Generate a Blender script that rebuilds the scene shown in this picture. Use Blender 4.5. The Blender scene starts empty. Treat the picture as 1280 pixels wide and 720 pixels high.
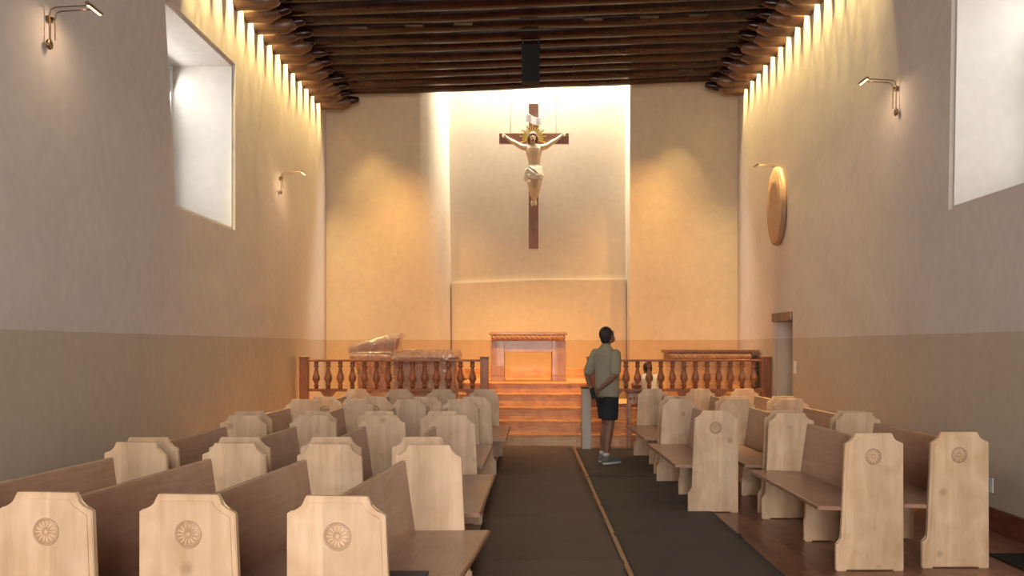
import bpy, bmesh, math, random
from mathutils import Vector, Matrix, noise
random.seed(7)
S = bpy.context.scene
C = S.collection
R = math.radians
# ------------------------------------------------------------------ camera
EYE = 1.52; FPX = 1100.0; VX, VY = 658.0, 433.0
cam = bpy.data.cameras.new('camera'); camo = bpy.data.objects.new('camera', cam); C.objects.link(camo)
camo.location = (0, 0, EYE); camo.rotation_euler = (R(90), 0, 0)
cam.sensor_width = 36; cam.lens = 36*FPX/1280; cam.shift_x = -(VX-640)/1280; cam.shift_y = (VY-360)/1280
cam.clip_start = .05; S.camera = camo
# ------------------------------------------------------------------ light
S.view_settings.view_transform = 'Standard'; S.view_settings.look = 'None'
S.view_settings.exposure = 0.0; S.view_settings.gamma = 1; S.view_settings.use_curve_mapping = False
w = bpy.data.worlds.new('world'); S.world = w; w.use_nodes = True
bg = w.node_tree.nodes['Background']; bg.inputs[0].default_value = (.75, .87, 1, 1); bg.inputs[1].default_value = 1.0
def area(name, loc, target, sx, sy, power, col, spread=180):
    l = bpy.data.lights.new(name, 'AREA'); l.shape = 'RECTANGLE'; l.size = sx; l.size_y = sy; l.energy = power; l.color = col
    l.spread = R(spread)
    o = bpy.data.objects.new(name, l); C.objects.link(o); o.location = loc
    d = Vector(target)-Vector(loc); o.rotation_euler = d.to_track_quat('-Z', 'Y').to_euler()
    return o
def spot(name, loc, target, power, col, angle=60, blend=.6, rad=.04):
    l = bpy.data.lights.new(name, 'SPOT'); l.energy = power; l.color = col; l.spot_size = R(angle); l.spot_blend = blend
    l.shadow_soft_size = rad
    o = bpy.data.objects.new(name, l); C.objects.link(o); o.location = loc
    d = Vector(target)-Vector(loc); o.rotation_euler = d.to_track_quat('-Z', 'Y').to_euler()
    return o
XL, XR, YB, YF = -3.65, 3.853, 16.05, -4.0       # room planes
DAY = (.90, .94, .92); WARM = (1, .52, .15); COVE = (1, .74, .30)
area('daylight_window', (XL-.98, 10.0, 4.0), (XL+3, 10.0, 2.8), 1.9, 1.9, 92, DAY)
area('daylight_window', (XR+.98, 6.9, 3.8), (XR-3, 6.9, 2.6), 1.9, 1.9, 72, DAY)
area('daylight_entrance', (0, YF-.35, 1.5), (0, 6, 1.5), 2.3, 2.5, 410, (1, .94, .87))
area('daylight_entrance_window', (0, YF-.35, 4.2), (0, 6, 2.2), 2.8, 1.5, 370, (1, .95, .91))
area('daylight_skylight', (0.2, 16.3, 7.5), (0.2, 16.33, 0), 3.2, .42, 520, (1, .95, .86))
def zc(x): return 6.105+.037*x                    # underside of the beams
for sx in (-2.4, -1.6, -.9, .95, 1.75, 2.45):
    if abs(sx) > 2: spot('altar_lamp', (sx, 12.47, zc(sx)+.0), (sx*.85, 16.0, 1.9), 330, WARM, 56, 1)
    else: spot('altar_lamp', (sx, 12.47, zc(sx)+.0), (sx*.5, 15.1, 1.1), 470, WARM, 50, 1)
for sx in (-2.75, 2.72):
    spot('wall_lamp', (sx, 15.03, zc(sx)-.03), (sx, 16.05, 3.9), 120, (1, .66, .22), 46, 1)
    spot('wall_lamp', (sx*.97, 15.03, zc(sx)-.03), (sx*.4, 15.3, 0), 420, WARM, 76, 1)
BEAMY = [15.66-.42*i for i in range(22)]
for y in [b_ for b_ in BEAMY if b_ > 9.6]:          # the hidden strip lamps run beside the far half of the nave
    for sx, s in ((XL, 1), (XR, -1)):
        x = sx+s*.075
        area('cove_lamp', (x-s*.02, y-.21, zc(x)+.25), (x-s*.075, y-.21, zc(x)-1.5), .035, .10, 17, COVE, 46)

# ------------------------------------------------------------------ materials
def mat(name):
    m = bpy.data.materials.new(name); m.use_nodes = True
    return m, m.node_tree.nodes, m.node_tree.links, m.node_tree.nodes['Principled BSDF']
def c4(c): return (c[0], c[1], c[2], 1)
def plain(name, col, rough=.5, metal=0, var=.12, scale=8, bump=0, coat=0, emit=None, estr=0):
    m, n, l, b = mat(name)
    tc = n.new('ShaderNodeTexCoord'); ns = n.new('ShaderNodeTexNoise'); ns.inputs['Scale'].default_value = scale; ns.inputs['Detail'].default_value = 4
    l.new(tc.outputs['Object'], ns.inputs['Vector'])
    mx = n.new('ShaderNodeMix'); mx.data_type = 'RGBA'
    mx.inputs['A'].default_value = c4([v*(1-var) for v in col]); mx.inputs['B'].default_value = c4([min(1, v*(1+var)) for v in col])
    l.new(ns.outputs['Fac'], mx.inputs['Factor']); l.new(mx.outputs['Result'], b.inputs['Base Color'])
    b.inputs['Roughness'].default_value = rough; b.inputs['Metallic'].default_value = metal
    b.inputs['Coat Weight'].default_value = coat
    if bump:
        bp = n.new('ShaderNodeBump'); bp.inputs['Strength'].default_value = bump; bp.inputs['Distance'].default_value = .02
        l.new(ns.outputs['Fac'], bp.inputs['Height']); l.new(bp.outputs['Normal'], b.inputs['Normal'])
    if emit: b.inputs['Emission Color'].default_value = c4(emit); b.inputs['Emission Strength'].default_value = estr
    return m
def wood(name, dark, light, axis=2, rough=.45, board=0, baxis=0, knots=0, stretch=14, scale=3.0, coat=0, bvar=.12):
    """grain along axis; optional glued boards of width `board` across baxis"""
    m, n, l, b = mat(name)
    tc = n.new('ShaderNodeTexCoord'); oi = n.new('ShaderNodeObjectInfo')
    ad = n.new('ShaderNodeVectorMath'); ad.operation = 'ADD'
    sc = n.new('ShaderNodeVectorMath'); sc.operation = 'SCALE'; sc.inputs[0].default_value = (7.3, 3.1, 5.7)
    l.new(oi.outputs['Random'], sc.inputs['Scale']); l.new(tc.outputs['Object'], ad.inputs[0]); l.new(sc.outputs[0], ad.inputs[1])
    mp = n.new('ShaderNodeMapping'); s = [stretch]*3; s[axis] = 1.0; mp.inputs['Scale'].default_value = s
    l.new(ad.outputs[0], mp.inputs['Vector'])
    ns = n.new('ShaderNodeTexNoise'); ns.inputs['Scale'].default_value = scale; ns.inputs['Detail'].default_value = 6; ns.inputs['Distortion'].default_value = .6
    l.new(mp.outputs[0], ns.inputs['Vector'])
    ns2 = n.new('ShaderNodeTexNoise'); ns2.inputs['Scale'].default_value = 4.5; ns2.inputs['Detail'].default_value = 3; ns2.inputs['Distortion'].default_value = 1
    l.new(ad.outputs[0], ns2.inputs['Vector'])
    av = n.new('ShaderNodeMath'); av.operation = 'MULTIPLY_ADD'; av.inputs[1].default_value = .55
    hv = n.new('ShaderNodeMath'); hv.operation = 'MULTIPLY'; hv.inputs[1].default_value = .45
    l.new(ns2.outputs['Fac'], hv.inputs[0]); l.new(ns.outputs['Fac'], av.inputs[0]); l.new(hv.outputs[0], av.inputs[2])
    rp = n.new('ShaderNodeValToRGB'); rp.color_ramp.elements[0].position = .36; rp.color_ramp.elements[0].color = c4(dark)
    rp.color_ramp.elements[1].position = .62; rp.color_ramp.elements[1].color = c4(light)
    l.new(av.outputs[0], rp.inputs[0]); out = rp.outputs[0]
    if board:
        sp = n.new('ShaderNodeSeparateXYZ'); l.new(ad.outputs[0], sp.inputs[0])
        dv = n.new('ShaderNodeMath'); dv.operation = 'DIVIDE'; dv.inputs[1].default_value = board; l.new(sp.outputs[baxis], dv.inputs[0])
        fl = n.new('ShaderNodeMath'); fl.operation = 'FLOOR'; l.new(dv.outputs[0], fl.inputs[0])
        wn = n.new('ShaderNodeTexWhiteNoise'); wn.noise_dimensions = '1D'; l.new(fl.outputs[0], wn.inputs['W'])
        mr = n.new('ShaderNodeMapRange'); mr.inputs['To Min'].default_value = 1-bvar; mr.inputs['To Max'].default_value = 1+bvar; l.new(wn.outputs['Value'], mr.inputs['Value'])
        vm = n.new('ShaderNodeVectorMath'); vm.operation = 'SCALE'; l.new(out, vm.inputs[0]); l.new(mr.outputs[0], vm.inputs['Scale']); out = vm.outputs[0]
    if knots:
        vo = n.new('ShaderNodeTexVoronoi'); vo.inputs['Scale'].default_value = knots; l.new(ad.outputs[0], vo.inputs['Vector'])
        k = n.new('ShaderNodeMapRange'); k.inputs['From Min'].default_value = .04; k.inputs['From Max'].default_value = .13; k.inputs['To Min'].default_value = .55; k.inputs['To Max'].default_value = 0
        l.new(vo.outputs['Distance'], k.inputs['Value'])
        km = n.new('ShaderNodeMix'); km.data_type = 'RGBA'; l.new(k.outputs[0], km.inputs['Factor']); l.new(out, km.inputs['A'])
        km.inputs['B'].default_value = c4([v*.5 for v in dark]); out = km.outputs['Result']
    l.new(out, b.inputs['Base Color']); b.inputs['Roughness'].default_value = rough; b.inputs['Coat Weight'].default_value = coat
    bp = n.new('ShaderNodeBump'); bp.inputs['Strength'].default_value = .12; bp.inputs['Distance'].default_value = .004
    l.new(ns.outputs['Fac'], bp.inputs['Height']); l.new(bp.outputs['Normal'], b.inputs['Normal'])
    return m
def plaster(name, up, low, zline=1.64):
    m, n, l, b = mat(name)
    g = n.new('ShaderNodeNewGeometry'); sp = n.new('ShaderNodeSeparateXYZ'); l.new(g.outputs['Position'], sp.inputs[0])
    n1 = n.new('ShaderNodeTexNoise'); n1.inputs['Scale'].default_value = 1.1; n1.inputs['Detail'].default_value = 5; l.new(g.outputs['Position'], n1.inputs['Vector'])
    n2 = n.new('ShaderNodeTexNoise'); n2.inputs['Scale'].default_value = 9; n2.inputs['Detail'].default_value = 5; l.new(g.outputs['Position'], n2.inputs['Vector'])
    wob = n.new('ShaderNodeMath'); wob.operation = 'MULTIPLY_ADD'; wob.inputs[1].default_value = .02; l.new(n1.outputs['Fac'], wob.inputs[0]); l.new(sp.outputs[2], wob.inputs[2])
    mr = n.new('ShaderNodeMapRange'); mr.inputs['From Min'].default_value = zline+.004; mr.inputs['From Max'].default_value = zline+.016; l.new(wob.outputs[0], mr.inputs['Value'])
    mx = n.new('ShaderNodeMix'); mx.data_type = 'RGBA'; mx.inputs['A'].default_value = c4(low); mx.inputs['B'].default_value = c4(up); l.new(mr.outputs[0], mx.inputs['Factor'])
    sm = n.new('ShaderNodeMath'); sm.operation = 'ADD'; l.new(n1.outputs['Fac'], sm.inputs[0]); l.new(n2.outputs['Fac'], sm.inputs[1])
    v = n.new('ShaderNodeMapRange'); v.inputs['From Min'].default_value = .7; v.inputs['From Max'].default_value = 1.3; v.inputs['To Min'].default_value = .93; v.inputs['To Max'].default_value = 1.06; l.new(sm.outputs[0], v.inputs['Value'])
    vm = n.new('ShaderNodeVectorMath'); vm.operation = 'SCALE'; l.new(mx.outputs['Result'], vm.inputs[0]); l.new(v.outputs[0], vm.inputs['Scale'])
    l.new(vm.outputs[0], b.inputs['Base Color']); b.inputs['Roughness'].default_value = .85; b.inputs['Specular IOR Level'].default_value = .25
    bp = n.new('ShaderNodeBump'); bp.inputs['Strength'].default_value = .25; bp.inputs['Distance'].default_value = .03
    l.new(n1.outputs['Fac'], bp.inputs['Height']); l.new(bp.outputs['Normal'], b.inputs['Normal'])
    return m
M = {}
M['plaster'] = plaster('plaster', (.60, .54, .485), (.50, .42, .325))
M['reveal'] = plain('window_reveal_plaster', (.60, .61, .55), .85, var=.05, scale=4, bump=.15)
M['niche'] = plaster('niche_plaster', (.64, .54, .39), (.55, .40, .25))
M['panel'] = wood('pale_alder', (.56, .37, .215), (.72, .525, .35), 2, .42, board=.115, baxis=0, knots=3.6, coat=.15, stretch=7, scale=2.4, bvar=.09)
M['rosette'] = wood('carved_alder', (.42, .27, .16), (.54, .37, .24), 2, .5)
M['seat'] = wood('brown_veneer', (.33, .175, .108), (.41, .24, .16), 1, .36, coat=.2)
M['edge'] = wood('pale_edge', (.42, .27, .16), (.62, .43, .27), 1, .45)
M['edge_dark'] = wood('brown_edge', (.20, .10, .055), (.30, .165, .10), 1, .45)
M['beam'] = wood('dark_log', (.010, .0035, .0025), (.034, .010, .007), 0, .26, stretch=8, scale=2.2, coat=0)
M['beam'].node_tree.nodes['Principled BSDF'].inputs['Specular IOR Level'].default_value = .3
M['corbel'] = wood('brown_log', (.05, .022, .013), (.15, .07, .038), 0, .42, stretch=6, scale=2.2, coat=.1)
M['deck'] = wood('roof_boards', (.012, .007, .005), (.035, .018, .012), 1, .6, board=.14, baxis=0)
M['step'] = wood('red_fir', (.44, .18, .06), (.70, .36, .13), 0, .45, board=.9, baxis=0, knots=2.6, stretch=16, coat=.05)
M['riser_pale'] = wood('pale_fir', (.50, .28, .12), (.74, .48, .26), 0, .45, knots=3, stretch=16)
M['rail'] = wood('cherry_rail', (.18, .068, .032), (.31, .125, .062), 2, .42, coat=.1)
M['altar'] = wood('altar_wood', (.34, .16, .085), (.50, .27, .16), 2, .42, coat=.15)
M['altar_h'] = wood('altar_wood_level', (.34, .16, .085), (.50, .27, .16), 0, .42, coat=.15)
M['altar_dark'] = wood('dark_side_wood', (.03, .018, .014), (.06, .035, .025), 2, .5)
M['floor'] = wood('red_brown_floor', (.19, .08, .047), (.34, .155, .095), 1, .38, board=.13, baxis=0, coat=.15, bvar=.2)
M['base'] = wood('dark_red_baseboard', (.10, .030, .020), (.19, .06, .04), 1, .38, coat=.2)
M['mat_brown'] = plain('brown_runner_felt', (.135, .092, .070), .8, var=.25, scale=3, bump=.4)
M['mat_black'] = plain('charcoal_runner_felt', (.072, .057, .047), .8, var=.3, scale=3, bump=.4)
M['tape'] = plain('tan_tape', (.40, .24, .13), .5)
M['black'] = plain('black_cloth', (.008, .008, .008), .9)
M['metal'] = plain('bronze_metal', (.22, .15, .09), .35, .9)
M['steel'] = plain('steel', (.6, .58, .55), .3, 1)
M['lampglow'] = plain('lamp_lens', (.9, .7, .4), .3, emit=(1, .6, .25), estr=6)
M['white'] = plain('white_plastic', (.75, .74, .70), .4, var=.03)
M['vent'] = plain('black_iron', (.012, .012, .012), .5, .4)
M['frame'] = plain('white_frame', (.6, .6, .58), .5, var=.05)
M['skin'] = plain('skin', (.20, .10, .065), .5, var=.1)
M['hair'] = plain('black_hair', (.012, .010, .010), .55, var=.4, scale=60, bump=.4)
M['shirt'] = plain('khaki_shirt', (.28, .25, .18), .9, var=.1, scale=10, bump=.2)
M['shorts'] = plain('navy_shorts', (.012, .015, .020), .85, var=.3, scale=9, bump=.2)
M['shoe'] = plain('grey_shoe', (.13, .13, .13), .7, var=.2)
M['sole'] = plain('white_sole', (.55, .52, .48), .6, var=.05)
M['shirt2'] = plain('pale_blue_shirt', (.42, .42, .44), .9, var=.1)
M['jeans'] = plain('grey_trousers', (.10, .10, .12), .9, var=.2)
M['flesh'] = plain('painted_flesh', (.60, .44, .26), .45, var=.08, scale=14)
M['cloth_gold'] = plain('painted_loincloth', (.68, .60, .42), .5, var=.12, scale=18, bump=.5)
M['brown_hair'] = plain('painted_brown_hair', (.12, .055, .025), .5, var=.3, scale=40, bump=.5)
M['gold'] = plain('gilt_rays', (.85, .62, .15), .35, .6, var=.12)
M['cross'] = wood('cross_wood', (.19, .08, .045), (.30, .14, .085), 2, .5)
M['crossbar'] = wood('crossbar_wood', (.19, .08, .045), (.30, .14, .085), 0, .5)
M['scroll'] = plain('white_scroll', (.85, .82, .78), .5, var=.03)
M['wire'] = plain('steel_wire', (.25, .23, .2), .5, .5)
M['paper'] = plain('kraft_paper', (.52, .34, .19), .7, var=.12, scale=9, bump=.5)
M['paper_edge'] = plain('kraft_paper_edge', (.30, .18, .11), .5, var=.25, scale=14, bump=.5)
M['redtop'] = plain('dark_red_lacquer', (.16, .02, .015), .4)
M['pinkwood'] = wood('pink_wood', (.34, .19, .14), (.50, .32, .25), 2, .5)
M['board'] = plain('pale_grey_board', (.50, .46, .42), .6, var=.06)
M['darkfold'] = plain('dark_grey_folder', (.05, .05, .055), .6)
def glass_mat():
    m, n, l, b = mat('window_glass'); n.remove(b)
    t = n.new('ShaderNodeBsdfTransparent'); g = n.new('ShaderNodeBsdfGlossy'); g.inputs['Roughness'].default_value = .03
    f = n.new('ShaderNodeFresnel'); f.inputs[0].default_value = 1.45; x = n.new('ShaderNodeMixShader')
    l.new(f.outputs[0], x.inputs[0]); l.new(t.outputs[0], x.inputs[1]); l.new(g.outputs[0], x.inputs[2])
    l.new(x.outputs[0], n['Material Output'].inputs['Surface']); return m
M['glass'] = glass_mat()
def film_mat():
    m, n, l, b = mat('plastic_film')
    t = n.new('ShaderNodeBsdfTransparent'); t.inputs[0].default_value = (.95, .93, .93, 1)
    b.inputs['Base Color'].default_value = (.42, .35, .35, 1); b.inputs['Roughness'].default_value = .12; b.inputs['Coat Weight'].default_value = .8; b.inputs['Coat Roughness'].default_value = .06
    ns = n.new('ShaderNodeTexNoise'); ns.inputs['Scale'].default_value = 5; ns.inputs['Detail'].default_value = 2; ns.inputs['Distortion'].default_value = 1.5
    tc = n.new('ShaderNodeTexCoord'); l.new(tc.outputs['Object'], ns.inputs['Vector'])
    bp = n.new('ShaderNodeBump'); bp.inputs['Strength'].default_value = .5; bp.inputs['Distance'].default_value = .02
    l.new(ns.outputs['Fac'], bp.inputs['Height']); l.new(bp.outputs['Normal'], b.inputs['Normal'])
    mr = n.new('ShaderNodeMapRange'); mr.inputs['From Min'].default_value = .35; mr.inputs['From Max'].default_value = .65; mr.inputs['To Min'].default_value = .12; mr.inputs['To Max'].default_value = .6
    l.new(ns.outputs['Fac'], mr.inputs['Value'])
    x = n.new('ShaderNodeMixShader'); l.new(mr.outputs[0], x.inputs[0]); l.new(t.outputs[0], x.inputs[1]); l.new(b.outputs[0], x.inputs[2])
    l.new(x.outputs[0], n['Material Output'].inputs['Surface']); return m
M['film'] = film_mat()

# ------------------------------------------------------------------ mesh helpers
class MB:
    def __init__(s): s.b = bmesh.new()
    def box(s, x0, x1, y0, y1, z0, z1, bev=0):
        r = bmesh.ops.create_cube(s.b, size=1)['verts']
        for v in r: v.co = Vector(((x0+x1)/2+v.co.x*(x1-x0), (y0+y1)/2+v.co.y*(y1-y0), (z0+z1)/2+v.co.z*(z1-z0)))
        if bev:
            es = list({e for v in r for e in v.link_edges})
            bmesh.ops.bevel(s.b, geom=es, offset=bev, segments=2, affect='EDGES', profile=.6)
        return s
    def loop(s, rings, closed=True, cap=True):
        vs = [[s.b.verts.new(p) for p in r] for r in rings]
        n = len(vs[0])
        for a, b in zip(vs, vs[1:]):
            for i in range(n if closed else n-1):
                s.b.faces.new((a[i], a[(i+1) % n], b[(i+1) % n], b[i]))
        if cap and closed:
            s.b.faces.new(list(reversed(vs[0]))); s.b.faces.new(vs[-1])
        return s
    def tube(s, pts, rad, n=12, flat=1.0, up=None, caps=True):
        """round tube through pts; rad a number or a list; rounded ends"""
        P = [Vector(p) for p in pts]; rr = rad if isinstance(rad, (list, tuple)) else [rad]*len(P)
        rings = []; u = None
        T = []
        for i in range(len(P)):
            T.append((P[min(i+1, len(P)-1)]-P[max(i-1, 0)]).normalized())
        u = Vector(up) if up else (Vector((0, 0, 1)) if abs(T[0].z) < .9 else Vector((1, 0, 0)))
        def ring(c, t, r):
            nonlocal u
            u = (u-t*u.dot(t)).normalized(); v = t.cross(u)
            return [c+(u*math.cos(2*math.pi*k/n)*r*flat+v*math.sin(2*math.pi*k/n)*r) for k in range(n)]
        if caps:
            for a in (80, 50, 25): rings.append(ring(P[0]-T[0]*rr[0]*math.sin(R(a)), T[0], rr[0]*math.cos(R(a))))
        for p, t, r in zip(P, T, rr): rings.append(ring(p, t, r))
        if caps:
            for a in (25, 50, 80): rings.append(ring(P[-1]+T[-1]*rr[-1]*math.sin(R(a)), T[-1], rr[-1]*math.cos(R(a))))
        return s.loop(rings)
    def lathe(s, prof, cx=0, cy=0, n=14):
        return s.loop([[Vector((cx+r*math.cos(2*math.pi*k/n), cy+r*math.sin(2*math.pi*k/n), z)) for k in range(n)] for r, z in prof])
    def stack(s, secs, n=20, p=2.0):
        """horizontal ellipse sections (z, cx, cy, ax, ay)"""
        rings = []
        for z, cx, cy, ax, ay in secs:
            rg = []
            for k in range(n):
                a = 2*math.pi*k/n; c, q = math.cos(a), math.sin(a)
                rg.append(Vector((cx+ax*math.copysign(abs(c)**(2/p), c), cy+ay*math.copysign(abs(q)**(2/p), q), z)))
            rings.append(rg)
        return s.loop(rings)
    def ball(s, c, rx, ry, rz, rot=None, n=16):
        r = bmesh.ops.create_uvsphere(s.b, u_segments=n, v_segments=n//2+2, radius=1)['verts']
        for v in r:
            q = Vector((v.co.x*rx, v.co.y*ry, v.co.z*rz))
            if rot: q = rot @ q
            v.co = q+Vector(c)
        return s
    def prism(s, poly, a0, a1, axis='y', bev=0):
        def P(p, a): return Vector((p[0], a, p[1])) if axis == 'y' else (Vector((a, p[0], p[1])) if axis == 'x' else Vector((p[0], p[1], a)))
        A = [s.b.verts.new(P(p, a0)) for p in poly]; B = [s.b.verts.new(P(p, a1)) for p in poly]
        fs = [s.b.faces.new(A), s.b.faces.new(list(reversed(B)))]
        n = len(poly)
        for i in range(n): s.b.faces.new((A[i], B[i], B[(i+1) % n], A[(i+1) % n]))
        if bev:
            es = list({e for f in fs for e in f.edges})
            bmesh.ops.bevel(s.b, geom=es, offset=bev, segments=2, affect='EDGES')
        return s
    def xf(s, mtx): bmesh.ops.transform(s.b, matrix=mtx, verts=s.b.verts); return s
    def rough(s, amp, f, seed=0):
        for v in s.b.verts:
            q = noise.noise_vector(Vector(v.co)*f+Vector((seed, seed*.7, 0))); v.co += q*amp
        return s
    def build(s, name, m, parent=None, smooth=False, angle=None, loc=None):
        bmesh.ops.recalc_face_normals(s.b, faces=s.b.faces)
        me = bpy.data.meshes.new(name); s.b.to_mesh(me); s.b.free()
        me.materials.append(m)
        if smooth or angle:
            for p in me.polygons: p.use_smooth = True
            if angle: me.set_sharp_from_angle(angle=R(angle))
        o = bpy.data.objects.new(name, me); C.objects.link(o)
        if parent: o.parent = parent
        if loc: o.location = loc
        return o
def tag(o, label=None, cat=None, group=None, kind=None):
    if label: o['label'] = label
    if cat: o['category'] = cat
    if group: o['group'] = group
    if kind: o['kind'] = kind
    return o
def thing(name, label, cat, loc, rz=0, group=None):
    o = bpy.data.objects.new(name, None); C.objects.link(o); o.location = loc; o.rotation_euler = (0, 0, rz)
    o.empty_display_size = .1
    return tag(o, label, cat, group)
def kids(o): return [c for c in o.children]
def copy_tree(o, parent=None):
    c = o.copy(); C.objects.link(c); c.parent = parent
    for ch in kids(o): copy_tree(ch, c)
    return c
def remesh(o, vox, smooth=4):
    md = o.modifiers.new('remesh', 'REMESH'); md.mode = 'VOXEL'; md.voxel_size = vox; md.use_smooth_shade = True
    ms = o.modifiers.new('smooth', 'SMOOTH'); ms.iterations = smooth; ms.factor = .5
ORD = ['first', 'second', 'third', 'fourth', 'fifth', 'sixth', 'seventh', 'eighth', 'ninth', 'tenth', 'eleventh', 'twelfth', 'thirteenth',
       'fourteenth', 'fifteenth', 'sixteenth', 'seventeenth', 'eighteenth', 'nineteenth', 'twentieth', 'twenty-first', 'twenty-second']

# ------------------------------------------------------------------ the room
ZT = 7.9
def struct(o): o['kind'] = 'structure'; return o
def side_wall(name, x, dx, holes):
    """inner face at x, thickness dx (signed); holes = list of 4 corners (y,z) near-bottom, far-bottom, far-top, near-top, sorted by y"""
    m = MB(); b = m.b
    def face_at(X):
        def q(*p): b.faces.new([b.verts.new((X, a, c)) for a, c in p])
        y = YF-.3
        for h in holes:
            nb, fb, ft, nt = h
            g = nb[1] > .02
            q((y, 0), (nb[0], 0), *((nb,) if g else ()), nt, (nt[0], ZT), (y, ZT))
            if g: q((nb[0], 0), (fb[0], 0), fb, nb)
            q(nt, ft, (ft[0], ZT), (nt[0], ZT))
            y = fb[0]+.3
            q((fb[0], 0), (y, 0), (y, ZT), (ft[0], ZT), ft, *((fb,) if g else ()))
        q((y, 0), (16.9, 0), (16.9, ZT), (y, ZT))
    face_at(x); face_at(x+dx)
    for h in holes:
        for i in range(4):
            p, r = h[i], h[(i+1) % 4]
            b.faces.new([b.verts.new(v) for v in ((x, p[0], p[1]), (x, r[0], r[1]), (x+dx, r[0], r[1]), (x+dx, p[0], p[1]))])
    bmesh.ops.remove_doubles(b, verts=b.verts, dist=.0005)
    rim = [e for e in b.edges if len(e.link_faces) == 2 and abs(e.verts[0].co.x-x) < .001 and abs(e.verts[1].co.x-x) < .001 and e.calc_face_angle(0) > 1]
    bmesh.ops.bevel(b, geom=rim, offset=.035, segments=4, affect='EDGES')
    return struct(m.build(name, M['plaster'], angle=50))
LW = [(9.19, 3.01), (11.0, 3.01), (11.0, 5.02), (8.92, 5.02)]
RW = [(6.0, 2.80), (8.0, 2.80), (7.93, 4.85), (6.0, 4.85)]
RD = [(12.77, 0.0), (13.67, 0.0), (13.67, 1.93), (12.77, 1.93)]
side_wall('wall_left', XL, -.9, [LW])
side_wall('wall_right', XR, .9, [RW, RD])
# altar wall with its recess: plan profile lofted in height
m = MB()
def prof(z, t):
    xl = -1.83-.07*t; pts = [(XL-.1, YB), (xl-.06, YB), (xl-.01, YB+.012), (xl+.08, YB+.025), (xl+.18, YB+.06), (xl+.27, YB+.12), (xl+.34, YB+.20), (xl+.39, YB+.30), (xl+.42, YB+.40), (xl+.44, YB+.50)]
    pts += [(1.86, YB+.50), (1.885, YB+.48), (1.875, YB+.03), (1.89, YB), (XR+.1, YB)]
    return [Vector((a, c, z)) for a, c in pts]
m.loop([prof(0, 0), prof(2.5, .3), prof(5, .9), prof(ZT, 1.2)], closed=False)
struct(m.build('wall_altar', M['niche'], angle=30))
m = MB(); m.prism([(-1.40, 0), (1.87, 0), (1.87, 2.78), (.3, 2.765), (-1.40, 2.71)], YB+.42, YB+.55, 'y', .02)
struct(m.build('trim_1', M['niche'], angle=40)); bpy.data.objects['trim_1']['label'] = 'lower half of the plaster recess, ending in a thin ledge'
m = MB(); m.box(XL-.1, XR+.1, 16.8, 16.9, 0, ZT+.1); struct(m.build('wall_outer', M['plaster']))
# rear wall behind the camera with its entrance and window
m = MB()
for a in ((XL-1, -1.25, 0, ZT), (1.25, XR+1, 0, ZT), (-1.25, 1.25, 2.75, 3.4), (-1.25, 1.25, 5.0, ZT)):
    m.box(a[0], a[1], YF-.3, YF, a[2], a[3])
struct(m.build('wall_rear', M['plaster']))
m = MB(); m.box(XL-1, XR+2.2, YF-.4, 16.9, -.2, 0); struct(m.build('floor', M['floor']))
# roof boards follow the slight slope
m = MB()
for (ya, yb) in ((YF-.3, YB),):
    m.loop([[Vector((XL-.9, ya, zc(XL-.9)+.29)), Vector((XR+.9, ya, zc(XR+.9)+.29)), Vector((XR+.9, ya, zc(XR+.9)+.4)), Vector((XL-.9, ya, zc(XL-.9)+.4))],
            [Vector((XL-.9, yb, zc(XL-.9)+.29)), Vector((XR+.9, yb, zc(XR+.9)+.29)), Vector((XR+.9, yb, zc(XR+.9)+.4)), Vector((XL-.9, yb, zc(XL-.9)+.4))]])
m.box(XL-.9, XR+.9, YB-.12, YB, 6.45, ZT)
struct(m.build('ceiling', M['deck']))
m = MB(); m.box(-2.4, 2.2, YB-.12, 16.9, ZT-.02, ZT+.08); struct(m.build('trim_2', M['plaster']))
bpy.data.objects['trim_2']['label'] = 'cap over the skylight shaft'
def window(name, x, s, hole, label):
    y0, y1 = hole[0][0], hole[1][0]; z0, z1 = hole[0][1], hole[2][1]
    root = bpy.data.objects.new(name, None); C.objects.link(root); struct(root); root['label'] = label
    xx = x+s*.80
    f = MB()
    for a, b in ((y0-.3, y0+.06), (y1-.06, y1), ((y0+y1)/2-.025, (y0+y1)/2+.025)): f.box(xx-.03, xx+.03, a, b, z0, z1)
    for a, b in ((z0, z0+.06), (z1-.06, z1), ((z0+z1)/2-.02, (z0+z1)/2+.02)): f.box(xx-.028, xx+.028, y0, y1, a, b)
    f.build('window_frame', M['frame'], root)
    g = MB(); g.box(xx-.003, xx+.003, y0, y1, z0, z1); g.build('pane', M['glass'], root)
window('window_1', XL, -1, LW, 'deep-set window high in the left wall')
window('window_2', XR, 1, RW, 'deep-set window high in the right wall')
# passage beyond the side door
m = MB()
m.box(XR+1.9, XR+2.0, 11.5, 14.9, 0, 2.4); m.box(XR+.9, XR+2.0, 11.4, 11.5, 0, 2.4); m.box(XR+.9, XR+2.0, 14.9, 15.0, 0, 2.4); m.box(XR+.9, XR+2.0, 11.4, 15, 2.4, 2.5)
struct(m.build('wall_passage', M['plaster']))
area('daylight_passage', (XR+1.3, 12.6, 2.3), (XR+.7, 13.4, .8), .8, .8, 14, DAY)
m = MB(); m.box(XR-.035, XR+.5, 12.74, 13.72, 1.90, 2.03, .01)
struct(m.build('trim_3', M['corbel'])); bpy.data.objects['trim_3']['label'] = 'dark wooden lintel over the side doorway'
for name, xa, xb, ya, yb in (('baseboard_right', XR-.03, XR+.01, YF, 12.77), ('baseboard_left', XL-.01, XL+.03, YF, 13.3)):
    m = MB(); m.box(xa, xb, ya, yb, 0, .19, .006); struct(m.build(name, M['base']))
m = MB(); m.box(-1.4, 1.86, YB+.38, YB+.43, .92, 1.11, .006); struct(m.build('baseboard_altar', M['step']))

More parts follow.
